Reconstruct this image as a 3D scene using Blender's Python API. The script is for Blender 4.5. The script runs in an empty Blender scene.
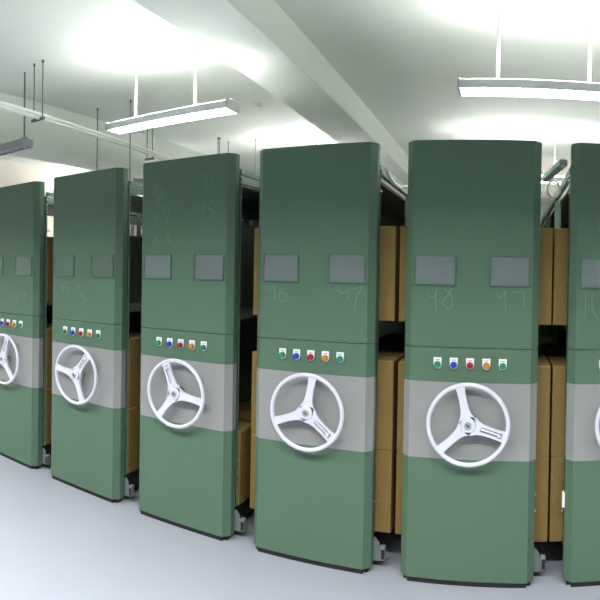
EXPO = 1.25
TUBE = 41
BEAM = 14.5
TUBEF = 8
FY = .7
import bpy, bmesh, math
from mathutils import Vector, Matrix

scene = bpy.context.scene
COL = scene.collection
PI = math.pi

# ------------------------------------------------------------------ view
scene.view_settings.view_transform = 'Standard'
scene.view_settings.look = 'None'
scene.view_settings.gamma = 1.0
scene.view_settings.exposure = EXPO
scene.view_settings.use_curve_mapping = False

# ------------------------------------------------------------------ materials
def principled(name, col, rough=.5, metal=0.0, emis=None, estr=0.0, noise=0.0, nscale=40.0, bump=0.0, coat=0.0, spec=None):
    m = bpy.data.materials.new(name); m.use_nodes = True
    nt = m.node_tree; b = nt.nodes['Principled BSDF']
    b.inputs['Base Color'].default_value = (*col, 1)
    b.inputs['Roughness'].default_value = rough
    b.inputs['Metallic'].default_value = metal
    if coat: b.inputs['Coat Weight'].default_value = coat; b.inputs['Coat Roughness'].default_value = .12
    if spec is not None: b.inputs['Specular IOR Level'].default_value = spec
    if emis: b.inputs['Emission Color'].default_value = (*emis, 1); b.inputs['Emission Strength'].default_value = estr
    if noise or bump:
        tc = nt.nodes.new('ShaderNodeTexCoord'); nz = nt.nodes.new('ShaderNodeTexNoise')
        nz.inputs['Scale'].default_value = nscale; nz.inputs['Detail'].default_value = 4
        nt.links.new(tc.outputs['Object'], nz.inputs['Vector'])
        if noise:
            mx = nt.nodes.new('ShaderNodeMix'); mx.data_type = 'RGBA'
            mx.inputs['A'].default_value = (*[c * (1 - noise) for c in col], 1)
            mx.inputs['B'].default_value = (*[min(1, c * (1 + noise)) for c in col], 1)
            nt.links.new(nz.outputs['Fac'], mx.inputs['Factor']); nt.links.new(mx.outputs['Result'], b.inputs['Base Color'])
        if bump:
            bp = nt.nodes.new('ShaderNodeBump'); bp.inputs['Strength'].default_value = bump; bp.inputs['Distance'].default_value = .002
            nt.links.new(nz.outputs['Fac'], bp.inputs['Height']); nt.links.new(bp.outputs['Normal'], b.inputs['Normal'])
    return m

M = {}
M['green'] = principled('green_powder_coat', (.090, .158, .106), .5, noise=.06, nscale=300, bump=.05, spec=.22)
M['green_dark'] = principled('dark_green_edge', (.025, .05, .035), .5)
M['greypaint'] = principled('grey_powder_coat', (.265, .272, .268), .42, noise=.03, nscale=300, bump=.05)
M['frame'] = principled('pale_green_steel', (.17, .26, .215), .35, noise=.05, nscale=20)
M['shelf'] = principled('green_grey_shelf_steel', (.09, .12, .10), .45)
M['black'] = principled('black_rubber', (.01, .01, .012), .6)
M['carriage'] = principled('dark_steel', (.03, .03, .035), .45, metal=.4)
M['steel'] = principled('zinc_steel', (.55, .56, .57), .32, metal=.9)
M['bracket'] = principled('grey_bracket_paint', (.17, .185, .185), .45)
M['card'] = principled('card_with_painted_reflection', (.155, .19, .185), .22, noise=.05, nscale=60, spec=.6)  # grey stands in for light reflected off the cover
M['cardgreen'] = principled('card_without_reflection', (.098, .155, .118), .25, noise=.05, nscale=60)  # same kind of card, no reflection painted into the colour
M['holder'] = principled('green_card_holder', (.06, .12, .088), .4)
M['wheel'] = principled('white_wheel_plastic', (.64, .64, .73), .33, coat=.2)
M['hubcap'] = principled('hub_cap_chrome', (.6, .63, .6), .2, metal=.9)
M['hubgreen'] = principled('hub_emblem_green', (.09, .2, .12), .4)
M['slot'] = principled('dark_slot', (.12, .12, .14), .5)
M['white'] = principled('white_plastic', (.85, .86, .88), .35)
M['legend'] = principled('grey_print', (.25, .25, .28), .6)
for n, c in (('bgreen', (.008, .22, .11)), ('bblue', (.008, .05, .42)), ('bred', (.28, .004, .02)), ('borange', (.52, .20, .015))):
    M[n] = principled('button_' + n[1:], c, .4)
M['chalk'] = principled('chalk', (.17, .25, .20), .9)
M['kraft'] = principled('kraft_cardboard', (.198, .128, .030), .75, noise=.10, nscale=35, bump=.15)
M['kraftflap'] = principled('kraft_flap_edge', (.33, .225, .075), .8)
M['tape'] = principled('brown_tape', (.18, .11, .035), .3)
M['ceiling'] = principled('painted_ceiling', (.80, .83, .775), .85, noise=.02, nscale=3)
M['beam'] = principled('painted_beam', (.82, .86, .80), .8, noise=.02, nscale=3)
M['wall'] = principled('cream_wall_paint', (.76, .73, .65), .85, noise=.02, nscale=3)
M['walldark'] = principled('light_cutting_wall', (.16, .20, .17), .8, noise=.02, nscale=3)  # unseen walls, darkened to keep bounce light off the panel tops
M['ceildark'] = principled('light_cutting_front_ceiling', (.14, .15, .14), .85, noise=.02, nscale=3)  # darkness invented to shade the panel tops
M['wallw'] = principled('warm_wall_paint', (.86, .80, .70), .85, noise=.02, nscale=3)
M['floor'] = principled('pale_epoxy_floor', (.315, .335, .385), .38, noise=.03, nscale=5)
M['lamp'] = principled('lamp_housing_white', (.78, .79, .80), .4)
M['reflector'] = principled('lamp_reflector', (.85, .86, .88), .25, metal=.3)
M['tube'] = principled('fluorescent_tube', (1, 1, 1), .5, emis=(1.0, 1.0, .985), estr=TUBE)
M['lampgrey'] = principled('unlit_lamp_housing', (.30, .31, .32), .4)
M['tubef'] = principled('added_front_tube', (1, 1, 1), .5, emis=(1.0, 1.0, .985), estr=TUBEF)  # weaker tubes for the added front lamps
M['rodw'] = principled('white_rod', (.85, .86, .86), .4)
M['rodd'] = principled('threaded_rod_grey', (.20, .21, .19), .45, metal=.5)
M['pipe'] = principled('white_conduit', (.88, .90, .87), .4)

# ------------------------------------------------------------------ mesh helpers
class MB:
    def __init__(s): s.bm = bmesh.new()
    def box(s, x0, x1, y0, y1, z0, z1, bev=0.0, seg=2, mi=0):
        r = bmesh.ops.create_cube(s.bm, size=1.0); vs = r['verts']
        for v in vs:
            v.co = Vector(((x0 + x1) / 2 + v.co.x * (x1 - x0), (y0 + y1) / 2 + v.co.y * (y1 - y0), (z0 + z1) / 2 + v.co.z * (z1 - z0)))
        fs = {f for v in vs for f in v.link_faces}
        if bev:
            r2 = bmesh.ops.bevel(s.bm, geom=list({e for v in vs for e in v.link_edges}), offset=bev, segments=seg, affect='EDGES', profile=.5)
            fs = {f for v in r2['verts'] for f in v.link_faces} | {f for f in fs if f.is_valid}
        for f in fs: f.material_index = mi
        return s
    def prism(s, poly, lo, hi, axis='z', bev=0.0, mi=0):
        def P(a, b, t): return {'z': (a, b, t), 'y': (a, t, b), 'x': (t, a, b)}[axis]
        n = len(poly)
        a = [s.bm.verts.new(P(*p, lo)) for p in poly]; b = [s.bm.verts.new(P(*p, hi)) for p in poly]
        fs = [s.bm.faces.new(a[::-1]), s.bm.faces.new(b)]
        for i in range(n): fs.append(s.bm.faces.new((a[i], a[(i + 1) % n], b[(i + 1) % n], b[i])))
        bmesh.ops.recalc_face_normals(s.bm, faces=fs)
        if bev:
            bmesh.ops.bevel(s.bm, geom=list({e for f in fs for e in f.edges}), offset=bev, segments=2, affect='EDGES', profile=.5)
        else:
            for f in fs: f.material_index = mi
        return s
    def cyl(s, p, q, r, seg=16, r2=None, bev=0.0, mi=0, smooth=True):
        p, q = Vector(p), Vector(q); d = q - p
        mat = Matrix.Translation((p + q) / 2) @ d.to_track_quat('Z', 'Y').to_matrix().to_4x4()
        res = bmesh.ops.create_cone(s.bm, cap_ends=True, segments=seg, radius1=r, radius2=r if r2 is None else r2, depth=d.length, matrix=mat)
        fs = {f for v in res['verts'] for f in v.link_faces}
        for f in fs:
            f.material_index = mi
            if smooth and len(f.verts) == 4: f.smooth = True
        if bev:
            caps = [f for f in fs if len(f.verts) > 4]
            bmesh.ops.bevel(s.bm, geom=list({e for f in caps for e in f.edges}), offset=bev, segments=2, affect='EDGES', profile=.5)
        return s
    def tube(s, pts, r, seg=10, closed=False, squash=1.0, mi=0):
        pts = [Vector(p) for p in pts]; n = len(pts); rings = []
        for i, p in enumerate(pts):
            t = (pts[(i + 1) % n] - pts[i - 1]) if closed else (pts[min(i + 1, n - 1)] - pts[max(i - 1, 0)])
            t.normalize(); up = Vector((0, 1, 0)) if abs(t.y) < .9 else Vector((0, 0, 1))
            a = t.cross(up).normalized(); b = t.cross(a).normalized()
            rings.append([s.bm.verts.new(p + a * math.cos(2 * PI * k / seg) * r + b * math.sin(2 * PI * k / seg) * r * squash) for k in range(seg)])
        m = n if closed else n - 1; fs = []
        for i in range(m):
            A, B = rings[i], rings[(i + 1) % n]
            for k in range(seg):
                f = s.bm.faces.new((A[k], A[(k + 1) % seg], B[(k + 1) % seg], B[k])); f.smooth = True; f.material_index = mi; fs.append(f)
        if not closed: fs += [s.bm.faces.new(rings[0]), s.bm.faces.new(rings[-1][::-1])]
        bmesh.ops.recalc_face_normals(s.bm, faces=fs)
        return s
    def build(s, name, mats, parent=None, loc=(0, 0, 0)):
        me = bpy.data.meshes.new(name); s.bm.normal_update(); s.bm.to_mesh(me); s.bm.free()
        if not isinstance(mats, (list, tuple)): mats = [mats]
        for m in mats: me.materials.append(m)
        o = bpy.data.objects.new(name, me); COL.objects.link(o); o.location = loc
        if parent: o.parent = parent
        return o

def tag(o, label=None, cat=None, group=None, kind=None):
    if label: o['label'] = label
    if cat: o['category'] = cat
    if group: o['group'] = group
    if kind: o['kind'] = kind
    return o

def thing(name, label, cat, loc, group=None):
    o = bpy.data.objects.new(name, None); COL.objects.link(o); o.location = loc
    o.empty_display_size = .1
    return tag(o, label, cat, group)

def struct(name, mb, mat): return tag(mb.build(name, mat), kind='structure')

def copy_tree(o, parent=None):
    c = o.copy(); COL.objects.link(c); c.parent = parent
    for ch in list(o.children): copy_tree(ch, c)
    return c

# ------------------------------------------------------------------ room
CEIL = 3.0175
RX0, RX1, RY0, RY1 = -6.35, 2.9, -3.6, 7.9
struct('floor', MB().box(RX0 - .2, RX1 + .2, RY0 - .2, RY1 + .2, -.2, 0), M['floor'])
struct('ceiling', MB().box(RX0 - .2, RX1 + .2, 1.6, RY1 + .2, CEIL, CEIL + .2), M['ceiling'])
struct('ceiling', MB().box(RX0 - .2, RX1 + .2, RY0 - .2, 1.6, CEIL, CEIL + .2), M['ceildark'])  # unseen dark section, added to cut light on the panels
struct('wall_left', MB().box(RX0 - .2, RX0, RY0 - .2, RY1 + .2, 0, CEIL), M['wallw'])
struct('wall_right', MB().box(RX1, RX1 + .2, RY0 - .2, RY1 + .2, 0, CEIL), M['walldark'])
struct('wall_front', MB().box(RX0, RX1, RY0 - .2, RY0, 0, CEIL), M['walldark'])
struct('wall_back', MB().box(RX0, RX1, RY1, RY1 + .2, 0, CEIL), M['wall'])
struct('trim_1', MB().box(-1.34, RX1, 7.25, RY1, 2.49, CEIL, .004), M['wall'])           # downstand across the far end
struct('trim_2', MB().box(-1.745, -1.35, RY0, 7.9, 1.4325 + .535 * 2.5, CEIL, .006), M['beam'])   # ceiling beams running away from the camera
struct('trim_3', MB().box(-4.36, -3.945, RY0, 7.9, 1.4325 + .458 * 2.5, CEIL, .006), M['beam'])

CHALK = {
 3: [[(0.152, 1.904), (0.134, 1.917), (0.12, 1.908), (0.118, 1.889), (0.132, 1.867), (0.147, 1.847), (0.152, 1.823), (0.142, 1.806), (0.131, 1.822), (0.135, 1.846), (0.147, 1.866)], [(0.161, 1.905), (0.157, 1.875), (0.168, 1.86), (0.18, 1.878), (0.179, 1.903), (0.169, 1.912)], [(0.151, 1.76), (0.134, 1.772), (0.117, 1.765), (0.119, 1.748), (0.134, 1.734), (0.14, 1.713), (0.132, 1.692), (0.123, 1.706), (0.127, 1.727), (0.148, 1.752)], [(0.216, 1.788), (0.195, 1.795), (0.179, 1.781), (0.189, 1.764), (0.209, 1.772), (0.22, 1.786)], [(0.22, 1.786), (0.212, 1.744), (0.208, 1.707)], [(0.109, 1.632), (0.148, 1.636), (0.127, 1.615), (0.103, 1.594)], [(0.124, 1.618), (0.158, 1.593)], [(0.195, 1.639), (0.223, 1.646), (0.207, 1.622), (0.189, 1.599)], [(0.204, 1.625), (0.24, 1.589)], [(0.432, 1.948), (0.449, 1.961), (0.468, 1.952), (0.46, 1.933), (0.441, 1.931)], [(0.468, 1.952), (0.462, 1.908), (0.461, 1.865)], [(0.491, 1.959), (0.5, 1.932), (0.492, 1.895), (0.474, 1.891), (0.469, 1.912)], [(0.449, 1.803), (0.428, 1.799), (0.418, 1.78), (0.431, 1.766), (0.45, 1.788)], [(0.452, 1.796), (0.449, 1.756), (0.449, 1.723)], [(0.52, 1.806), (0.485, 1.799), (0.478, 1.774), (0.503, 1.764), (0.509, 1.74), (0.485, 1.714)]],
 4: [[(0.055, 1.367), (0.067, 1.345), (0.089, 1.347), (0.104, 1.366)], [(0.109, 1.361), (0.112, 1.293)], [(0.155, 1.357), (0.138, 1.334), (0.141, 1.298), (0.163, 1.289), (0.178, 1.308), (0.166, 1.331), (0.14, 1.333)], [(0.45, 1.372), (0.451, 1.349), (0.473, 1.34), (0.493, 1.358)], [(0.495, 1.356), (0.498, 1.301)], [(0.505, 1.368), (0.527, 1.361), (0.568, 1.375), (0.542, 1.333), (0.53, 1.271)]],
 5: [[(0.108, 1.364), (0.121, 1.332), (0.143, 1.338), (0.153, 1.369)], [(0.145, 1.358), (0.151, 1.271)], [(0.184, 1.376), (0.214, 1.348), (0.227, 1.316), (0.216, 1.286), (0.194, 1.289), (0.18, 1.315), (0.212, 1.353), (0.22, 1.374)], [(0.429, 1.364), (0.439, 1.338), (0.457, 1.345), (0.472, 1.371)], [(0.465, 1.367), (0.471, 1.275)], [(0.502, 1.369), (0.521, 1.361), (0.54, 1.372)], [(0.549, 1.37), (0.557, 1.293)]],
 6: [[(0.075, 1.362), (0.075, 1.235)], [(0.107, 1.357), (0.105, 1.31), (0.118, 1.27), (0.134, 1.253)]],
 2: [[(0.129, 1.339), (0.138, 1.271)], [(0.107, 1.311), (0.155, 1.318)], [(0.133, 1.312), (0.108, 1.264)], [(0.137, 1.308), (0.158, 1.287)], [(0.157, 1.338), (0.186, 1.342)], [(0.152, 1.315), (0.193, 1.321)], [(0.174, 1.316), (0.175, 1.272)], [(0.186, 1.306), (0.205, 1.284)], [(0.251, 1.321), (0.295, 1.328)], [(0.267, 1.346), (0.293, 1.344)], [(0.264, 1.306), (0.252, 1.265)], [(0.278, 1.328), (0.285, 1.304)], [(0.295, 1.298), (0.323, 1.299), (0.317, 1.28), (0.294, 1.276), (0.292, 1.294)], [(0.344, 1.345), (0.349, 1.284)], [(0.301, 1.262), (0.328, 1.263), (0.315, 1.276)], [(0.322, 1.256), (0.349, 1.239)]],
 1: [[(0.363, 1.236), (0.442, 1.25)], [(0.398, 1.269), (0.418, 1.2)], [(0.393, 1.228), (0.333, 1.197)], [(0.481, 1.264), (0.53, 1.267)], [(0.502, 1.278), (0.5, 1.233)], [(0.462, 1.239), (0.531, 1.247)], [(0.491, 1.229), (0.522, 1.199)], [(0.374, 1.198), (0.435, 1.196)]],
}

# ------------------------------------------------------------------ mobile shelf units
W = .6245; C = .0325; CD = .035; PD = .076
Z_BOT, Z_BB, Z_BT, Z_SEAM, Z_TOP = .025, .5873, .9425, 1.102, 2.060
BOX_D, BOX_P = .405, .415          # depth of a box, pitch along the shelf
UL = 2.66                          # length of a unit

def panel_poly(g=0): return [(0, PD), (0, CD), (C, 0), (W - C, 0), (W, CD), (W, PD)]

def spoke(mb, a, slotted):
    ca, sa = math.cos(a), math.sin(a)
    prof = [(0, .036), (.028, .035), (.045, .025), (.07, .019), (.11, .0165), (.15, .018), (.18, .022)]
    def T(r, w): return (r * ca - w * sa, r * sa + w * ca)
    if not slotted:
        poly = [T(r, w) for r, w in prof] + [T(r, -w) for r, w in prof[::-1]]
        mb.prism(poly, -.007, .007, 'y')
    else:
        for sg in (1, -1):
            out = [T(r, sg * (w + .005)) for r, w in prof]
            inn = [T(r, sg * w) for r, w in ((.18, .013), (.155, .0125), (.07, .0115), (.05, .004), (.0, .004))]
            mb.prism(out + inn, -.007, .007, 'y')
        mb.prism([T(.16, -.014), (T(.16, .014)), T(.182, .016), T(.182, -.016)], -.006, .006, 'y')
        mb.prism([T(.0, -.01), (T(.0, .01)), T(.058, .01), T(.058, -.01)], -.006, .006, 'y')

def make_wheel(parent, ang):
    e = MB(); R = .181
    e.tube([(R * math.cos(t), 0, R * math.sin(t)) for t in [2 * PI * k / 56 for k in range(56)]], .0105, 12, closed=True, squash=1.0)
    for k in range(3): spoke(e, math.radians(ang) + k * 2 * PI / 3, k == 0)
    e.cyl((0, -.012, 0), (0, .012, 0), .034, 28, bev=.003)
    w = e.build('hand_wheel', M['wheel'], parent, (W / 2, -.05, .762))
    w['label'] = 'white three spoke hand wheel'
    s = MB(); s.cyl((0, .012, 0), (0, .05, 0), .016, 18); s.cyl((0, .044, 0), (0, .05, 0), .034, 24); s.build('wheel_shaft', M['steel'], w)
    h = MB(); h.cyl((0, -.018, 0), (0, -.011, 0), .0165, 22, bev=.0015)
    hc = h.build('hub_cap', [M['hubcap'], M['hubgreen']], w)
    # small two-lobed emblem on the cap
    q = hc.data; bm = bmesh.new(); bm.from_mesh(q)
    mb = MB(); mb.bm.free(); mb.bm = bm
    for sx, sz in ((-.003, .003), (.003, -.003)): mb.cyl((sx, -.0192, sz), (sx, -.0175, sz), .0062, 12, mi=1)
    bm.to_mesh(q); bm.free()
    a = math.radians(ang); ca, sa = math.cos(a), math.sin(a)
    g = MB()
    g.cyl((.06 * ca, -.001, .06 * sa), (.146 * ca, -.001, .146 * sa), .0048, 12, bev=.001)
    g.cyl((.146 * ca, -.013, .146 * sa), (.146 * ca, .016, .146 * sa), .009, 14, bev=.002)
    gr = g.build('folding_grip', M['wheel'], w)

def ribbon(mb, pts, wd, z):
    vs = []
    P = [Vector(p) for p in pts]
    for i, p in enumerate(P):
        t = (P[min(i + 1, len(P) - 1)] - P[max(i - 1, 0)]); t.normalize(); n = Vector((-t.y, t.x)) * wd / 2
        vs.append((mb.bm.verts.new((p.x + n.x, z, p.y + n.y)), mb.bm.verts.new((p.x - n.x, z, p.y - n.y))))
    for a, b in zip(vs, vs[1:]): 
        f = mb.bm.faces.new((a[0], b[0], b[1], a[1])); f.normal_update()

def smooth_pts(pts):
    if len(pts) < 3: return pts
    out = []
    for i in range(len(pts) - 1):
        p0, p1, p2, p3 = [Vector(pts[max(0, min(len(pts) - 1, j))]) for j in (i - 1, i, i + 1, i + 2)]
        for k in range(4):
            t = k / 4
            out.append(.5 * ((2 * p1) + (p2 - p0) * t + (2 * p0 - 5 * p1 + 4 * p2 - p3) * t * t + (3 * p1 - p0 - 3 * p2 + p3) * t ** 3))
    return out + [Vector(pts[-1])]

def make_unit(idx, X, ang, label, unreflecting):
    root = thing('mobile_shelf_unit', label, 'mobile shelving', (X, 2.5, 0), 'mobile shelving units in a row')
    pp = panel_poly()
    up = MB().prism(pp, Z_SEAM + .0015, Z_TOP, bev=.0016).build('upper_panel', M['green'], root)
    cp = MB().prism(pp, Z_BT, Z_SEAM - .0015, bev=.0008).build('control_panel', M['green'], root)
    gp = MB().prism(pp, Z_BB, Z_BT).build('grey_panel', M['greypaint'], root); gp['label'] = 'light grey painted band'
    lp = MB().prism(pp, Z_BOT, Z_BB, bev=.0008).build('lower_panel', M['green'], root)
    MB().box(.035, W - .035, .008, PD - .002, 0, Z_BOT).box(.015, W - .015, .03, PD - .01, 0, Z_BOT).build('base_skirt', M['black'], root)
    MB().box(.006, W - .006, PD, PD + .004, .03, 2.03).build('panel_backing', M['green_dark'], root)
    # card holders
    for x0, x1 in ((.045, .24), (.393, .5815)):
        h = MB(); zb, zt, b = 1.386, 1.5255, .0075
        h.box(x0, x1, -.006, 0, zb, zb + b, .001); h.box(x0, x0 + b, -.006, 0, zb + b, zt, .001); h.box(x1 - b, x1, -.006, 0, zb + b, zt, .001)
        h.box(x0 + b, x1 - b, -.002, 0, zt - .003, zt)
        ho = h.build('card_holder', M['holder'], root)
        c = MB().box(x0 + b, x1 - b, -.0032, -.0005, zb + b, zt - .003, .0005).build('card', M['cardgreen'] if unreflecting else M['card'], ho)
    # push buttons
    for k, (n, w) in enumerate((('bgreen', 'green'), ('bblue', 'blue'), ('bred', 'red'), ('borange', 'orange'), ('bgreen', 'green'))):
        x = W / 2 + (k - 2) * .0752; zc = 1.0235
        pts = [(x - .0185, 1.056), (x - .0185, zc + .0), (x - .013, zc - .014), (x - .005, zc - .0195), (x + .005, zc - .0195), (x + .013, zc - .014), (x + .0185, zc + .0), (x + .0185, 1.056)]
        pl = MB().prism(pts, -.004, 0, 'y', bev=.0008)
        pb = pl.build('push_button', M['white'], root); pb['label'] = w + ' push button on a white plate'
        MB().cyl((x, -.022, zc), (x, -.004, zc), .0132, 20, bev=.002).cyl((x, -.0085, zc), (x, -.0045, zc), .0155, 20).build('button_cap', M[n], pb)
        lg = MB()
        for q in range(5): lg.box(x - .0105 + q * .0044, x - .0072 + q * .0044, -.0046, -.004, 1.0435, 1.0475)
        lg.build('button_legend', M['legend'], pb)
    make_wheel(root, ang)
    # chalk
    if idx in CHALK:
        for st in CHALK[idx]:
            mb = MB(); ribbon(mb, smooth_pts(st), .0028, -.0004); mb.build('chalk_stroke', M['chalk'], up)
    # frame
    for y0 in (.086, .935, 1.79, 2.64):
        for sx in (0, 1):
            xa, xb = (0, .04) if sx == 0 else (W - .04, W)
            m = MB().box(xa, xb, y0, y0 + .003, .16, 1.96).box(*((0, .003) if sx == 0 else (W - .003, W)), y0, y0 + .017, .16, 1.96)
            po = m.build('post', M['frame'], root)
            if y0 < .1:
                sg = -1 if sx == 0 else 1; xx = 0 if sx == 0 else W
                for zz in (1.84, 1.90, 1.935, .32, .40):
                    MB().cyl((xx, y0 + .009, zz), (xx + sg * .008, y0 + .009, zz), .0065, 8, smooth=False).build('bolt', M['steel'], po)
    for sx in (0, 1):
        xa = .001 if sx == 0 else W - .026
        m = MB().box(xa, xa + .025, .104, UL, *((1.913, 1.955) if idx <= 3 else (1.925, 1.97)), .002)
        m.build('top_rail', M['frame'], root)
        if idx <= 3: MB().box(xa, xa + .025, .104, UL, 1.962, 1.991, .002).build('cable_rail', M['frame'], root)
    MB().box(.03, W - .03, .104, UL, 1.898, 1.912).build('top_sheet', M['shelf'], root)
    MB().box(W / 2 - .003, W / 2 + .003, .11, UL, 1.2045, 1.672 if idx <= 2 else 1.898).box(W / 2 - .003, W / 2 + .003, .11, UL, .1625, 1.1745).build('center_panel', M['shelf'], root)
    MB().box(.005, W - .005, .104, UL, 1.175, 1.204, .002).build('shelf_board', M['shelf'], root)
    for y in (.13, .98, 1.76):
        MB().cyl((.003, y, 1.715), (W - .003, y, 1.715), .006, 8).build('cross_bar', M['steel'], root)
    if idx <= 3:
        MB().box(W - .03, W - .004, .25, UL, 1.70, 1.73, .002).build('side_rail', M['frame'], root)
    MB().box(.006, W - .006, UL + .001, UL + .006, .1625, 1.90).build('rear_panel', M['shelf'], root)
    # carriage
    m = MB().box(.02, W - .02, PD + .01, UL, .045, .162, .003)
    ca = m.build('carriage', M['carriage'], root)
    for y in (.3, 1.3, 2.4):
        for x in (.12, W - .12): MB().cyl((x - .02, y, .04), (x + .02, y, .04), .04, 20, bev=.003).build('carriage_wheel', M['carriage'], ca)
    # side bracket with photo sensor (right-hand side, just behind the panel)
    b = MB().prism([(W - .004, .035), (W - .004, .145), (W + .006, .15), (W + .028, .125), (W + .034, .035)], PD + .006, PD + .012, 'y')
    b.box(W - .004, W + .03, PD + .012, PD + .03, .035, .045)
    br = b.build('bracket', M['bracket'], root)
    s = MB().box(W + .030, W + .058, PD + .0, PD + .032, .04, .108, .004)
    se = s.build('sensor', M['bracket'], br)
    MB().box(W + .040, W + .056, PD - .003, PD, .05, .095, .001).build('sensor_lens', M['black'], se)
    if idx == 6:
        MB().box(-.012, 0, .03, .06, .36, .43, .003).build('side_catch', M['white'], root)
    return root

UX = [-1.4257, -1.1165, -.8065, -.5005, -.1922, .1135]
ANG = [72, 51, 112, -40, -17, 80]
ULAB = [
    'green end panel shelving unit at far left, cut by the photo edge',
    'green shelving unit with faint chalk characters below two blank card holders, second from left',
    'green shelving unit with chalk 80, 89, 90 and 95 above its cards',
    'green shelving unit with chalk 96 and 97 below its cards, handle pointing lower right',
    'green shelving unit facing the camera, chalk 98 and 99 below its two cards',
    'green shelving unit cut off by the right edge, one card in view',
]
for i in range(6): make_unit(i + 1, UX[i] * 2.5, ANG[i], ULAB[i], i < 2)

# ------------------------------------------------------------------ cardboard boxes
WORD = ['leftmost unit', 'second unit', 'third unit', 'fourth unit', 'fifth unit', 'rightmost unit']
def carton(h):
    wd = .300
    root = bpy.data.objects.new('cardboard_box', None); COL.objects.link(root); root.empty_display_size = .1
    MB().box(-wd / 2, wd / 2, 0, BOX_D, 0, h - .004, .004).build('carton_body', M['kraft'], root)
    m = MB().box(-wd / 2 + .001, wd / 2 - .001, .001, BOX_D / 2 - .0015, h - .004, h, .0015).box(-wd / 2 + .001, wd / 2 - .001, BOX_D / 2 + .0015, BOX_D - .001, h - .004, h, .0015)
    m.build('carton_flap', M['kraftflap'], root)
    t = MB().box(-wd / 2 + .02, wd / 2 - .02, BOX_D / 2 - .025, BOX_D / 2 + .025, h, h + .0006)
    t.build('packing_tape', M['tape'], root)
    return root, wd
LEV = {'bottom': (.1635, .405, 'bottom layer'), 'middle': (.57, .438, 'second layer'), 'upper': (1.2055, .466, 'upper shelf')}
protos = {}
# (unit, side, level, protrusion, how many along the shelf)
SP = [(1, 'R', 'bottom', .004, 3), (1, 'R', 'middle', .004, 3), (1, 'R', 'upper', .004, 3),
      (2, 'R', 'bottom', .004, 3), (2, 'R', 'middle', .002, 3),
      (2, 'L', 'upper', .0, 2), (3, 'L', 'bottom', .0, 2), (3, 'L', 'middle', .0, 2),
      (3, 'R', 'bottom', .012, 3),
      (4, 'L', 'bottom', .066, 3), (4, 'L', 'middle', .066, 3), (4, 'L', 'upper', .064, 3),
      (4, 'R', 'bottom', .078, 3), (4, 'R', 'middle', .078, 3), (4, 'R', 'upper', .078, 3),
      (5, 'L', 'bottom', .046, 3), (5, 'L', 'middle', .046, 3), (5, 'L', 'upper', .048, 3),
      (5, 'R', 'bottom', .068, 3), (5, 'R', 'middle', .068, 3), (5, 'R', 'upper', .066, 3),
      (6, 'L', 'bottom', .062, 3), (6, 'L', 'middle', .062, 3), (6, 'L', 'upper', .066, 3)]
ORD = ['nearest the camera', 'one box back', 'two boxes back']
for n, (u, sd, lv, pr, cnt) in enumerate(SP):
    zb, h, lw = LEV[lv]
    for k in range(cnt):
        if lv not in protos: r, wd = carton(h); protos[lv] = r
        else: r = copy_tree(protos[lv])
        wd = .300; jx = [0, -.006, .003][k]
        x = UX[u - 1] * 2.5 + ((W + pr + jx - wd / 2) if sd == 'R' else (-pr - jx + wd / 2))
        y = 2.5 + .1085 + k * BOX_P + (.045 if k == 2 else 0)
        r.location = (x, y, zb)
        side = 'right' if sd == 'R' else 'left'
        tag(r, 'kraft box, %s side of %s, %s, %s' % (side, WORD[u - 1], lw, ORD[k]), 'box', 'cardboard boxes on the shelves')

# ------------------------------------------------------------------ pendant lamps
def make_lamp(cx, cy, length, rods, label, top=True, lit=True, z0=2.478, hw=.075, group='pendant fluorescent lamps'):
    root = thing('pendant_lamp', label, 'lamp', (cx, cy, z0), group)
    L = length / 2; hm = M['lamp'] if lit else M['lampgrey']
    m = MB()
    for s in (-1, 1):
        m.prism([(s * hw, -.012), (s * (hw - .005), -.012), *([(s * (hw - .005), .036), (s * hw, .036)] if top else [(s * (hw - .005), .03), (s * (hw - .022), .056), (s * (hw - .022), .062), (s * hw, .036)])], -L, L, 'x')
        m.box(s * L - .008, s * L + .008, -hw, hw, -.012, .050, .002)
    if top: m.box(-L, L, -.010, .010, .040, .062)
    else: m.box(-L, L, -hw + .02, hw - .02, .056, .062)
    m.build('lamp_housing', hm, root)
    for s in (-1, 1):
        MB().cyl((-L + .03, s * .032, .026), (L - .03, s * .032, .026), .012, 12).build('tube', (M['tube'] if top else M['tubef']) if lit else M['white'], root)
    m = MB(); n = int(length / .075)
    for k in range(1, n):
        x = -L + length * k / n; m.box(x - .001, x + .001, -hw + .006, hw - .006, -.011, .011)
    m.box(-L + .01, L - .01, -.0015, .0015, -.011, .011)
    m.build('louvre', M['reflector'], root)
    for rx in rods:
        m = MB().cyl((rx - cx, 0, .06), (rx - cx, 0, CEIL - z0 - .012), .009, 12)
        m.cyl((rx - cx, 0, CEIL - z0 - .014), (rx - cx, 0, CEIL - z0), .045, 20, r2=.05)
        m.build('suspension_rod', M['rodw'], root)
    if lit and not top:                      # beam added to the unseen front lamps, cut off towards panel tops
        ld = bpy.data.lights.new('added_front_beam', 'AREA'); ld.shape = 'RECTANGLE'; ld.size = length - .06; ld.size_y = .12
        ld.energy = BEAM; ld.color = (1.0, 1.0, .985); ld.spread = math.radians(140)
        lo = bpy.data.objects.new('added_front_beam', ld); COL.objects.link(lo); lo.parent = root; lo.location = (0, 0, -.016)
    return root
make_lamp(-2.222, 3.06, 1.02, [-2.51, -2.0], 'white lit pendant lamp hanging above the third green unit')
make_lamp(.275, 3.06, 1.14, [-.08, .435], 'white lit pendant lamp above the green unit facing the camera')
make_lamp(-3.895, 2.78, 1.00, [], 'unlit grey pendant lamp at far left, only its right end in view', lit=False, z0=2.43, hw=.06)
BX = [-5.60, -4.42, -2.35, .12, 1.75]
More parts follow.
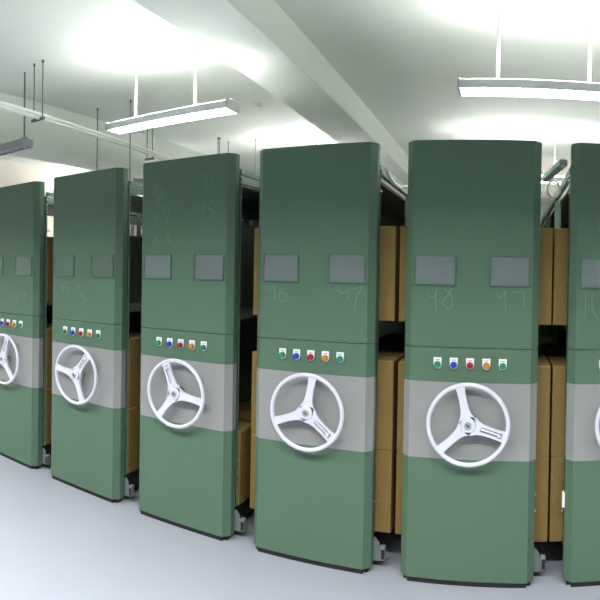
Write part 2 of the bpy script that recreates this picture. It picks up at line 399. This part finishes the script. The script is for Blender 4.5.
BL = ['pendant lamp seen above the far left unit, by the cream wall', 'pendant lamp glimpsed between second and third unit, behind the shelves',
      'pendant lamp behind the third and fourth units, its glow on the ceiling', 'pendant lamp behind the camera facing unit, end in view beside it', 'pendant lamp behind the unit at the right edge']
for x, l in zip(BX, BL):
    rods = {-2.35: [-2.79, -2.205], .12: [-.14, .48], -5.60: [-6.05, -5.3]}.get(x, [x - .25, x + .25])
    make_lamp(x, 5.9, 1.12, rods, l)
for x in (-5.45, -4.25, -3.05, -1.85, -.65, .55, 1.75): make_lamp(x, FY, 1.12, [x - .25, x + .25], 'unseen pendant lamp added over the front aisle', top=False)  # unseen row placed by wheel shadows; closed tops and extra lamps added for light
for x in (-4.25, -1.85, .55): make_lamp(x, -2.05, 1.12, [x - .25, x + .25], 'unseen pendant lamp added over the front aisle', top=False)  # second unseen row, added for more front light
make_lamp(1.9, 3.06, 1.12, [1.65, 2.15], 'pendant lamp beyond the right edge of the green units')

# ------------------------------------------------------------------ conduits, rods, detector
def path(fn, n=24): return [fn(i / (n - 1)) for i in range(n)]
for k, (dx, lab) in enumerate(((0, 'upper white conduit running along the left ceiling beam'), (.028, 'lower white conduit running along the left ceiling beam'))):
    # two parallel pipes, one slightly lower and nearer the aisle
    pts = [(-3.06 - .42 * t + dx, 1.2 + 4.6 * t, 2.625 - k * .040) for t in [i / 15 for i in range(16)]]
    o = MB().tube(pts, .0155 if k == 0 else .0125, 12).build('conduit', M['pipe']); tag(o, lab, 'pipe', 'white conduits')
def hanger(x, y, zb, w, label, mat='rodd', r=.005):
    root = thing('pipe_hanger', label, 'hanger', (x, y, zb), 'threaded rod hangers')
    for s in (-1, 1):
        MB().cyl((s * w / 2, 0, 0), (s * w / 2, 0, CEIL - zb), r, 8).cyl((s * w / 2, 0, CEIL - zb - .02), (s * w / 2, 0, CEIL - zb), r * 2, 8).build('threaded_rod', M[mat], root)
    MB().box(-w / 2 - .02, w / 2 + .02, -.012, .012, -.02, 0, .002).build('cross_bar', M[mat], root)
    return root
hanger(-3.19, 2.72, 2.59, .10, 'pair of dark rods with clamps holding the white conduits at left')
hanger(-3.44, 4.43, 2.59, .07, 'short rods with dark clamp on the conduits left of the third unit')
hanger(-3.47, 3.9, 2.20, .42, 'thin dark rods beside the left end of the hanging lamp')
hanger(-3.1, 5.78, 2.20, .37, 'thin rods rising behind the third green unit')
hanger(-3.29, 5.56, 2.20, .02, 'leftmost dark rod rising behind the third unit')  # lone rod built as a hanger, twin rod and cross bar added
o = MB().cyl((-3.43, 2.78, 2.43 + .05), (-3.43, 2.78, CEIL), .007, 10).build('threaded_rod', M['rodd']); tag(o, 'single dark rod hanging down to the lamp end at far left', 'rod')
det = thing('smoke_detector', 'small round white smoke detector on the ceiling', 'smoke detector', (-2.315, 4.605, CEIL))
MB().cyl((0, 0, -.015), (0, 0, 0), .045, 24).build('detector_base', M['white'], det)
MB().cyl((0, 0, -.032), (0, 0, -.012), .03, 24, r2=.045).build('detector_head', M['white'], det)

o = MB().tube([(.235 + .035 * math.cos(t), 2.95 + .01 * math.sin(t), 1.915 + .047 * math.sin(t)) for t in [2 * PI * k / 24 for k in range(24)]], .008, 8, closed=True).build('cable_loop', M['white']); tag(o, 'small round white cable loop hanging under the arm at right', 'cable')
# folding power arms between unit tops
def arm(p, q, label):
    p, q = Vector(p), Vector(q); d = (q - p); L = d.length
    root = thing('cable_carrier', label, 'cable carrier', p, 'folding cable carriers on the unit tops'); root.rotation_euler = (0, 0, math.atan2(d.y, d.x))
    MB().box(0, L, -.02, .02, 0, .030, .003).build('arm_channel', M['frame'], root)
    for q in (.012, L - .012): MB().cyl((q, 0, -.006), (q, 0, .037), .012, 14).build('pivot', M['steel'], root)
arm((.255, 2.62, 1.975), (.20, 3.05, 1.975), 'pale green cable arm reaching from the right edge unit top')
arm((-3.0, 2.72, 1.995), (-2.74, 2.86, 1.995), 'cable arm bridging the tops of the two leftmost units')
arm((-2.24, 2.72, 1.995), (-1.96, 2.90, 1.995), 'cable arm bridging second and third unit tops')
pts = [(-.606, 2.62, 1.955), (-.608, 2.665, 1.942), (-.609, 2.725, 1.928), (-.606, 2.80, 1.915), (-.600, 2.925, 1.912), (-.572, 3.0, 1.925), (-.54, 3.03, 1.927), (-.492, 3.05, 1.925)]
o = MB().tube(pts, .010, 10).build('flexible_cable', M['white']); tag(o, 'white cable curving between the unit tops left of the camera facing unit', 'cable')
# ------------------------------------------------------------------ world and camera
w = bpy.data.worlds.new('world'); scene.world = w; w.use_nodes = True
w.node_tree.nodes['Background'].inputs[0].default_value = (.5, .55, .6, 1)
w.node_tree.nodes['Background'].inputs[1].default_value = .05

f, cyo, roll, pitch, yaw = 545.5433, 20.9269, -.0167, -.0108, -.3818
c, s = math.cos(yaw), math.sin(yaw); Ry = Matrix(((c, 0, -s), (0, 1, 0), (s, 0, c)))
c, s = math.cos(pitch), math.sin(pitch); Rp = Matrix(((1, 0, 0), (0, c, -s), (0, s, c)))
c, s = math.cos(roll), math.sin(roll); Rr = Matrix(((c, -s, 0), (s, c, 0), (0, 0, 1)))
R = Rr @ Rp @ Ry                     # rows: right, up, forward in (x, up, depth)
def B(v): return Vector((v[0], v[2], v[1]))
right, up, fwd = B(R[0]), B(R[1]), B(R[2])
mw = Matrix.Identity(4)
for i in range(3): mw[i][0], mw[i][1], mw[i][2] = right[i], up[i], -fwd[i]
mw.translation = Vector((0, 0, 1.4325))
cam = bpy.data.cameras.new('camera'); co = bpy.data.objects.new('camera', cam); COL.objects.link(co)
co.matrix_world = mw
cam.type = 'PANO'
cam.clip_start = .02
cam.panorama_type = 'CENTRAL_CYLINDRICAL'
cam.central_cylindrical_range_u_min = -300 / f
cam.central_cylindrical_range_u_max = 300 / f
cam.central_cylindrical_range_v_min = -(300 + cyo) / f
cam.central_cylindrical_range_v_max = (300 - cyo) / f
cam.central_cylindrical_radius = 1.0
scene.camera = co
scene.cycles.use_denoising = True
scene.cycles.max_bounces = 10
scene.cycles.diffuse_bounces = 6
scene.cycles.sample_clamp_indirect = 6
